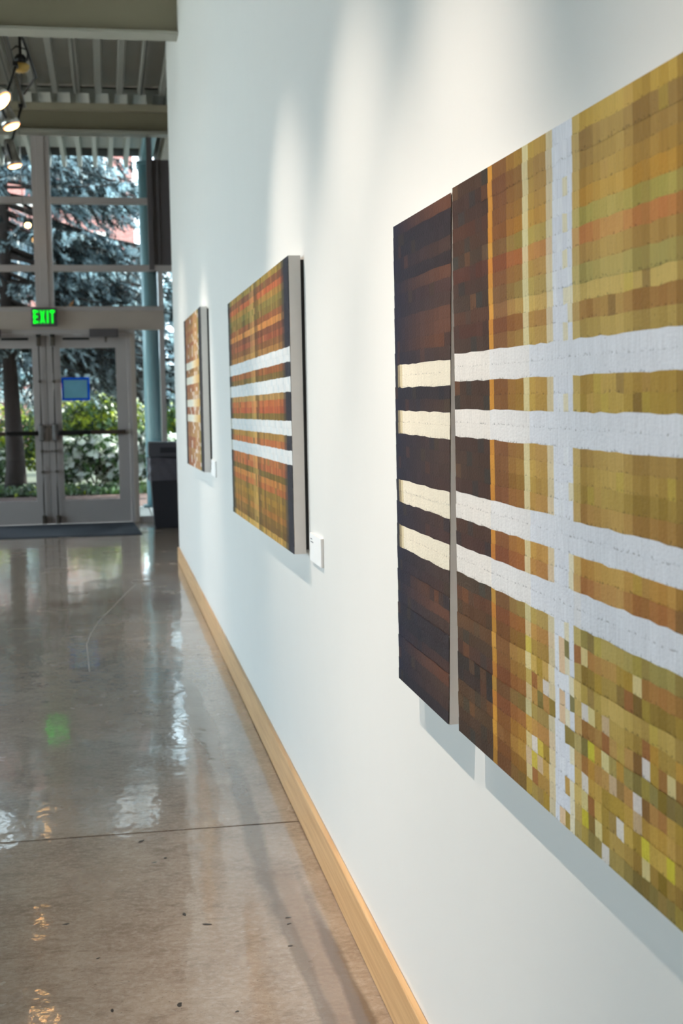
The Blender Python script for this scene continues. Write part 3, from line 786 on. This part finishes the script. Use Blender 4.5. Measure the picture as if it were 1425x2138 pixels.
spotlight((TX, -1.6, TZ), (-1.22, -1.6, 3.36), (0, -1.0, 1.0), 'added fill spotlight behind the camera, brightening canvas sides and floor', 60, 60, 1.0)  # unseen fill lamp added to light the canvas edges and near floor
spotlight((TX, 4.7, TZ), (-1.22, 4.7, 3.36), (0, 4.0, .95), 'track spotlight aimed at the middle orange painting', 55, 50, 1.0)
spotlight((TX, 8.1, TZ), (-1.16, 8.05, 3.17), (-.56, 7.80, 2.57), 'topmost spotlight at the left frame edge, brightest glow', 50, 48, 1.0, 1.15, lightaim=(0, 7.8, .95))
spotlight((TX+.03, 11.2, TZ), (-1.235, 10.3, 3.50), (-.885, 10.2, 2.60), 'middle spotlight of three, tilted, black yoke ring on silver body', 30, 70, 1.0, 1.15)
spotlight((TX-.02, 12.7, TZ), (-1.35, 12.5, 3.60), (-1.13, 12.45, 2.65), 'lowest spotlight of three, silver body pointing straight down', 30, 70, 1.0, 1.15)
# amber dome fixture under the deck
dm = thing('dome_light', 'unlit amber glass dome light on a black bracket under the roof deck', 'lamp', (-1.20, 11.4, DZ))
c = Vector((-1.205, 11.5, 4.20)); T = Matrix.Translation(c)
MB().lathe([(.025, -.045), (.055, -.038), (.075, -.012), (.075, .012), (.055, .026), (.03, .03)], 20, T).build('dome', M['amber'], dm)
MB().lathe([(.05, .031), (.05, .075), (.03, .10), (.012, .105), (.012, DZ-4.2+.085)], 14, T).build('stem', M['black_metal'], dm)
MB().tube([c+Vector((-.055, 0, .04)), c+Vector((-.09, 0, .12)), c+Vector((-.03, 0, .17)), c+Vector((.06, 0, .14)), c+Vector((.055, 0, .05))], .008, 6).build('bracket', M['black_metal'], dm)
# solid lamp standing in for a track lamp's reflection in the glazing
pd = thing('lamp_reflection', 'stand-in for the reflection of a track lamp in the upper left window', 'lamp', (-1.37, 14.9, 3.3))
c = Vector((-1.372, 14.9, 3.36))
MB().tube([c+Vector((-.05, 0, .26)), c+Vector((-.02, 0, .12)), c+Vector((0, 0, .03))], .003, 6).build('wire', M['chrome'], pd)
MB().tube([(c.x-.05, 14.9, c.z+.26), (c.x-.06, 14.9, 4.98)], .003, 6).build('wire', M['chrome'], pd)
MB().lathe([(.008, .04), (.016, .03), (.018, .01)], 12, Matrix.Translation(c)).build('socket', M['black_metal'], pd)
MB().lathe([(.008, -.038), (.03, -.025), (.036, -.005), (.028, .012), (.016, .02)], 14, Matrix.Translation(c)).build('bulb', M['lamp'], pd)

# ------------------------------------------------------------------ outdoors
gr = MB().box(-40, 40, YF+.07, 80, -.4, -.06).build('ground', M['earth']); structure(gr, 'dark green lawn outside')
gl_ = MB().box(-40, XL-.26, -40, YF+.06, -.4, -.06).build('ground', M['paving']); structure(gl_, 'pale paving along the side of the hall')
pv = MB().box(-12, 6, YF+.07, 18.05, -.06, -.045).build('path', M['joint']); structure(pv, 'pale concrete walk under the overhang')
for i in range(12):
    MB().box(-11.9+i*1.48, -11.9+i*1.48+1.465, YF+.08, 18.04, -.045, -.002, .004).build('paving_slab', M['paving'], pv)
mu = MB().box(-12, 6, 18.05, 20.7, -.06, -.01).build('mulch', M['mulch']); structure(mu, 'red brown mulch bed'); 
wo = MB().box(1.5, 1.75, YF+.1, 19.3, -.06, DZ+.05).build('wall_sky_block', M['alu_dark']); structure(wo, 'unseen grey wall added right of the covered walk to block sky')  # added out of view to keep sky off the column's right side
co = thing('steel_column', 'teal round steel column outside the sidelight', 'column', (.032, 17.95, 0))
MB().lathe([(.112, 0), (.112, 4.56)], 32, Matrix.Translation((.032, 17.95, 0))).build('shaft', M['teal'], co)
MB().box(-.13, .19, 17.79, 18.11, -.002, .02, .004).build('base_plate', M['teal'], co)
MB().box(-.10, .16, 17.83, 18.07, 4.56, 4.60, .004).build('cap_plate', M['teal'], co)
ob = MB().box(-.03, .11, YF+.14, 19.4, 4.60, 4.79, .004).build('beam_outer', M['teal']); structure(ob, 'dark teal steel beam carrying the overhang')
ob = MB().box(.22, .36, YF+.14, 19.3, 4.55, 4.78, .004).build('beam_edge', M['white_metal']); structure(ob, 'grey steel beam along the overhang edge')

# brick building far behind
bl = thing('brick_building', 'pink red brick building with pale windows far behind the trees', 'building', (-9, 42, 0))
MB().box(-22, .42, 41, 50, 0, 11).build('wall', M['brick'], bl)
MB().box(-22.1, .52, 40.85, 41, 1.55, 1.95, .02).build('stone_band', M['stone'], bl)
for z in (4.0, 7.4, 10.6): MB().box(-22.1, .5, 40.88, 41, z, z+.28, .02).build('stone_band', M['stone'], bl)
MB().box(-22.3, .7, 40.7, 50.2, 11, 11.3).build('roof', M['stone'], bl)
for zi, z in enumerate((2.1, 5.0, 8.2)):
    for k in range(9):
        x = -.95-k*2.1
        f = MB(); f.box(x-.62, x+.62, 40.86, 41, z, z+.12); f.box(x-.62, x+.62, 40.86, 41, z+1.5, z+1.65); f.box(x-.62, x-.5, 40.86, 41, z, z+1.65); f.box(x+.5, x+.62, 40.86, 41, z, z+1.65)
        f.box(x-.03, x+.03, 40.88, 41, z, z+1.6)
        f = f.build('window', M['stone'], bl)
        MB().box(x-.5, x+.5, 40.93, 40.99, z+.12, z+1.5).build('pane', M['dark_pane'], f)

# blue spruce
def needle_spray(bm, base, d, L, rnd, mi, dens=1.0, nl=.075):
    """one twig: thin axis with needles standing all round"""
    d = d.normalized(); a = d.cross(Vector((0, 0, 1))); a = a.normalized() if a.length > 1e-3 else Vector((1, 0, 0)); b = d.cross(a)
    nn = int(L*95*dens)
    for k in range(nn):
        s = rnd.random(); p = base + d*L*s; th = rnd.uniform(0, 2*PI)
        o = (a*math.cos(th) + b*math.sin(th))*.8 + d*.75; o.normalize()
        w = d.cross(o); w = w.normalized()*.011
        q = nl*rnd.uniform(.6, 1.1)*(1-.35*s)
        v = [bm.verts.new(p-w), bm.verts.new(p+w), bm.verts.new(p+o*q)]
        f = bm.faces.new(v); f.material_index = mi
def spruce_branch(seed, L, mats):
    rnd = random.Random(seed); mb = MB()
    pts = [Vector((L*s, 0, -.18*L*s + .12*L*s*s + .03*math.sin(s*5+seed))) for s in [i/8 for i in range(9)]]
    mb.tube(pts, .028, 6, 0, .006)
    n = int(L*11)
    for k in range(n):
        s = .18+.82*k/n; i = min(7, int(s*8)); p = pts[i].lerp(pts[i+1], s*8-i)
        for sd in (-1, 1):
            if rnd.random() < .12: continue
            tl = (.95*(1-s)+.20)*rnd.uniform(.6, 1.1)*.75
            d = Vector((.75, sd*rnd.uniform(.4, .9), rnd.uniform(-1.25, -.1)))
            mi = 1 if rnd.random() < .5 else 2
            needle_spray(mb.bm, p, d, tl, rnd, mi)
            q = p + d.normalized()*tl*.5
            for s2 in (-1, 1):
                needle_spray(mb.bm, q, Vector((.7, sd*.3+s2*.5, rnd.uniform(-1.2, -.3))), tl*.45, rnd, mi)
    needle_spray(mb.bm, pts[-2], pts[-1]-pts[-2], .35, rnd, 1, 1.3)
    me = bpy.data.meshes.new('branch'); mb.bm.to_mesh(me); mb.bm.free()
    for m in mats: me.materials.append(m)
    return me
def spruce(name, label, x, y, H, z0, nb, r, seed, Lmax, group=None, az=None):
    rnd = random.Random(seed)
    t = thing(name, label, 'tree', (x, y, -.06), group)
    MB().tube([(x, y, -.1), (x+.02, y, .5), (x-.03, y, 2.5), (x-.05, y, H)], r, 14, 0, .05).build('trunk', M['bark'], t)
    mes = [spruce_branch(seed*10+k, 2.6, [M['bark'], M['needle_lit'], M['needle_shade']]) for k in range(4)]
    for k in range(nb):
        f = (k+.5)/nb; z = z0 + (H-z0)*f**1.45
        L = Lmax*(1-(z/H)**1.3)+.5
        a = k*2.39996 + rnd.uniform(-.3, .3) if k % 3 else rnd.uniform(-.6, 1.0)
        if z < 6.2 and math.sin(a) < 0: L = min(L, (y-20.1)/max(.05, -math.sin(a)))
        if math.cos(a) < -.2: L *= .8
        o = bpy.data.objects.new('branch', mes[k % 4]); COL.objects.link(o)
        o.parent = t; s = L/2.6
        o.location = (-.03, 0, z+.06); o.rotation_euler = (rnd.uniform(-.2, .2), rnd.uniform(-.05, .28), a); o.scale = (s, min(s, 1.15), min(s, 1.15))
    return t
spruce('blue_spruce', 'tall blue spruce with a dark trunk outside the left door', -2.06, 21.5, 11.5, 2.35, 200, .20, 3, 3.8)
spruce('blue_spruce', 'second blue spruce standing behind, partly hidden by the first', -5.6, 26.5, 14, 2.2, 90, .24, 8, 3.8)

def leaf_cloud(name, blobs, n, size, mats, weights, seed, parent, aspect=.5):
    rnd = random.Random(seed); vs, fs, mi = [], [], []
    for k in range(n):
        bx, by, bz, rx, ry, rz = rnd.choice(blobs)
        while True:
            p = Vector((rnd.uniform(-1, 1), rnd.uniform(-1, 1), rnd.uniform(-1, 1)))
            if .35 < p.length < 1: break
        c = Vector((bx+p.x*rx, by+p.y*ry, max(.02, bz+p.z*rz)))
        nrm = (p + Vector((rnd.uniform(-.8, .8), rnd.uniform(-1.2, .4), rnd.uniform(-.2, .9)))).normalized()
        a = nrm.orthogonal().normalized(); a.rotate(Matrix.Rotation(rnd.uniform(0, 2*PI), 3, nrm)); b = nrm.cross(a)
        q = size*rnd.uniform(.6, 1.2); w = q*aspect
        s = len(vs)
        vs += [c-a*q*.5, c+b*w*.5-nrm*.06*q, c+a*q*.5, c-b*w*.5-nrm*.06*q]
        fs += [(s, s+1, s+2, s+3)]
        mi.append(rnd.choices(range(len(mats)), weights)[0])
    me = bpy.data.meshes.new(name); me.from_pydata([tuple(v) for v in vs], [], fs)
    for m in mats: me.materials.append(m)
    me.polygons.foreach_set('material_index', mi); me.update()
    o = link(name, me, mats, parent); o['kind'] = 'stuff'; return o
def shrub(name, label, x, y, blobs, n, size, mats, w, seed, group=None, aspect=.5):
    t = thing(name, label, 'shrub', (x, y, -.06), group)
    bl_ = [(x+a, y+b, c, d, e, f) for a, b, c, d, e, f in blobs]
    leaf_cloud('foliage', bl_, n, size, mats, w, seed, t, aspect)
    st = MB(); rnd = random.Random(seed)
    for a, b, c, d, e, f in bl_:
        st.tube([(x+rnd.uniform(-.1, .1), y, -.08), ((x+a)/2, (y+b)/2, c*.5), (a, b, c)], .018, 6, 0, .006)
    st.build('stem', M['bark'], t); return t
hb = lambda r, h: [(-.5*r, 0, h*.55, .55*r, .5, h*.45), (.45*r, .1, h*.5, .55*r, .5, h*.48), (0, -.1, h*.72, .5*r, .45, h*.3)]
shrub('leafy_shrub', 'yellow green leafy shrub behind the right door glass', -.75, 24.2, hb(1.15, 1.62), 6500, .12, [M['hedge'], M['hedge_dark']], (3, 2), 1)
shrub('leafy_shrub', 'yellow green leafy shrub left of the spruce trunk', -2.9, 24.0, hb(.85, 1.5), 4500, .12, [M['hedge'], M['hedge_dark']], (3, 2), 2)
shrub('leafy_shrub', 'greenish shrub seen behind the sidelight and column', .75, 24.6, hb(1.0, 1.6), 4500, .12, [M['hedge_dark'], M['hedge']], (3, 2), 3)
shrub('flecked_shrub', 'low dark shrub covered in white flecks behind the right door', -.78, 22.3, hb(.9, .9), 3200, .13, [M['hedge_dark'], M['white_fleck']], (5, 4), 4, aspect=.9)
shrub('flecked_shrub', 'low white flecked shrub seen through the sidelight', .15, 22.4, hb(.5, 1.0), 1800, .13, [M['hedge_dark'], M['white_fleck']], (5, 4), 5, aspect=.9)
shrub('flecked_shrub', 'sparse white flecked shrub left of the spruce trunk', -2.75, 22.2, hb(.6, .85), 1600, .11, [M['hedge_dark'], M['white_fleck']], (9, 1), 6, aspect=.9)
gc = leaf_cloud('ground_cover', [(-3+i*.55, 21.4, .04, .6, .7, .12) for i in range(9)], 4600, .09, [M['hedge_dark'], M['hedge']], (14, 1), 9, None, .6)
gc['label'] = 'low dark green ground cover at the shrub feet'; gc['category'] = 'ground cover'
shrub('leafy_shrub', 'yellow green leafy shrub just right of the spruce trunk', -1.75, 25.6, hb(.7, 1.45), 3600, .12, [M['hedge_dark'], M['hedge']], (3, 2), 14)
# broadleaf tree to the right of the building corner
def round_tree(label, x, y, h, r, n, seed, mats, w, z0):
    t = thing('broadleaf_tree', label, 'tree', (x, y, -.06))
    MB().tube([(x, y, -.1), (x+.1, y, h*.4), (x, y, h*.8)], .16, 10, 0, .05).build('trunk', M['bark'], t)
    rnd = random.Random(seed); bl2 = []
    br = MB()
    for k in range(9):
        a = rnd.uniform(0, 2*PI); q = rnd.uniform(.3, 1)*r; p = (x+math.cos(a)*q, y+math.sin(a)*q, rnd.uniform(z0, h))
        bl2.append((*p, .75, .75, .55)); br.tube([(x, y, h*.35), ((x+p[0])/2, (y+p[1])/2, p[2]*.75), p], .04, 6, 0, .008)
    br.build('limb', M['bark'], t)
    leaf_cloud('foliage', bl2, n, .13, mats, w, seed, t)
round_tree('dark green broadleaf tree right of the brick building', 1.9, 31, 4.4, 1.6, 3000, 21, [M['hedge_dark'], M['needle_shade']], (2, 3), 1.4)
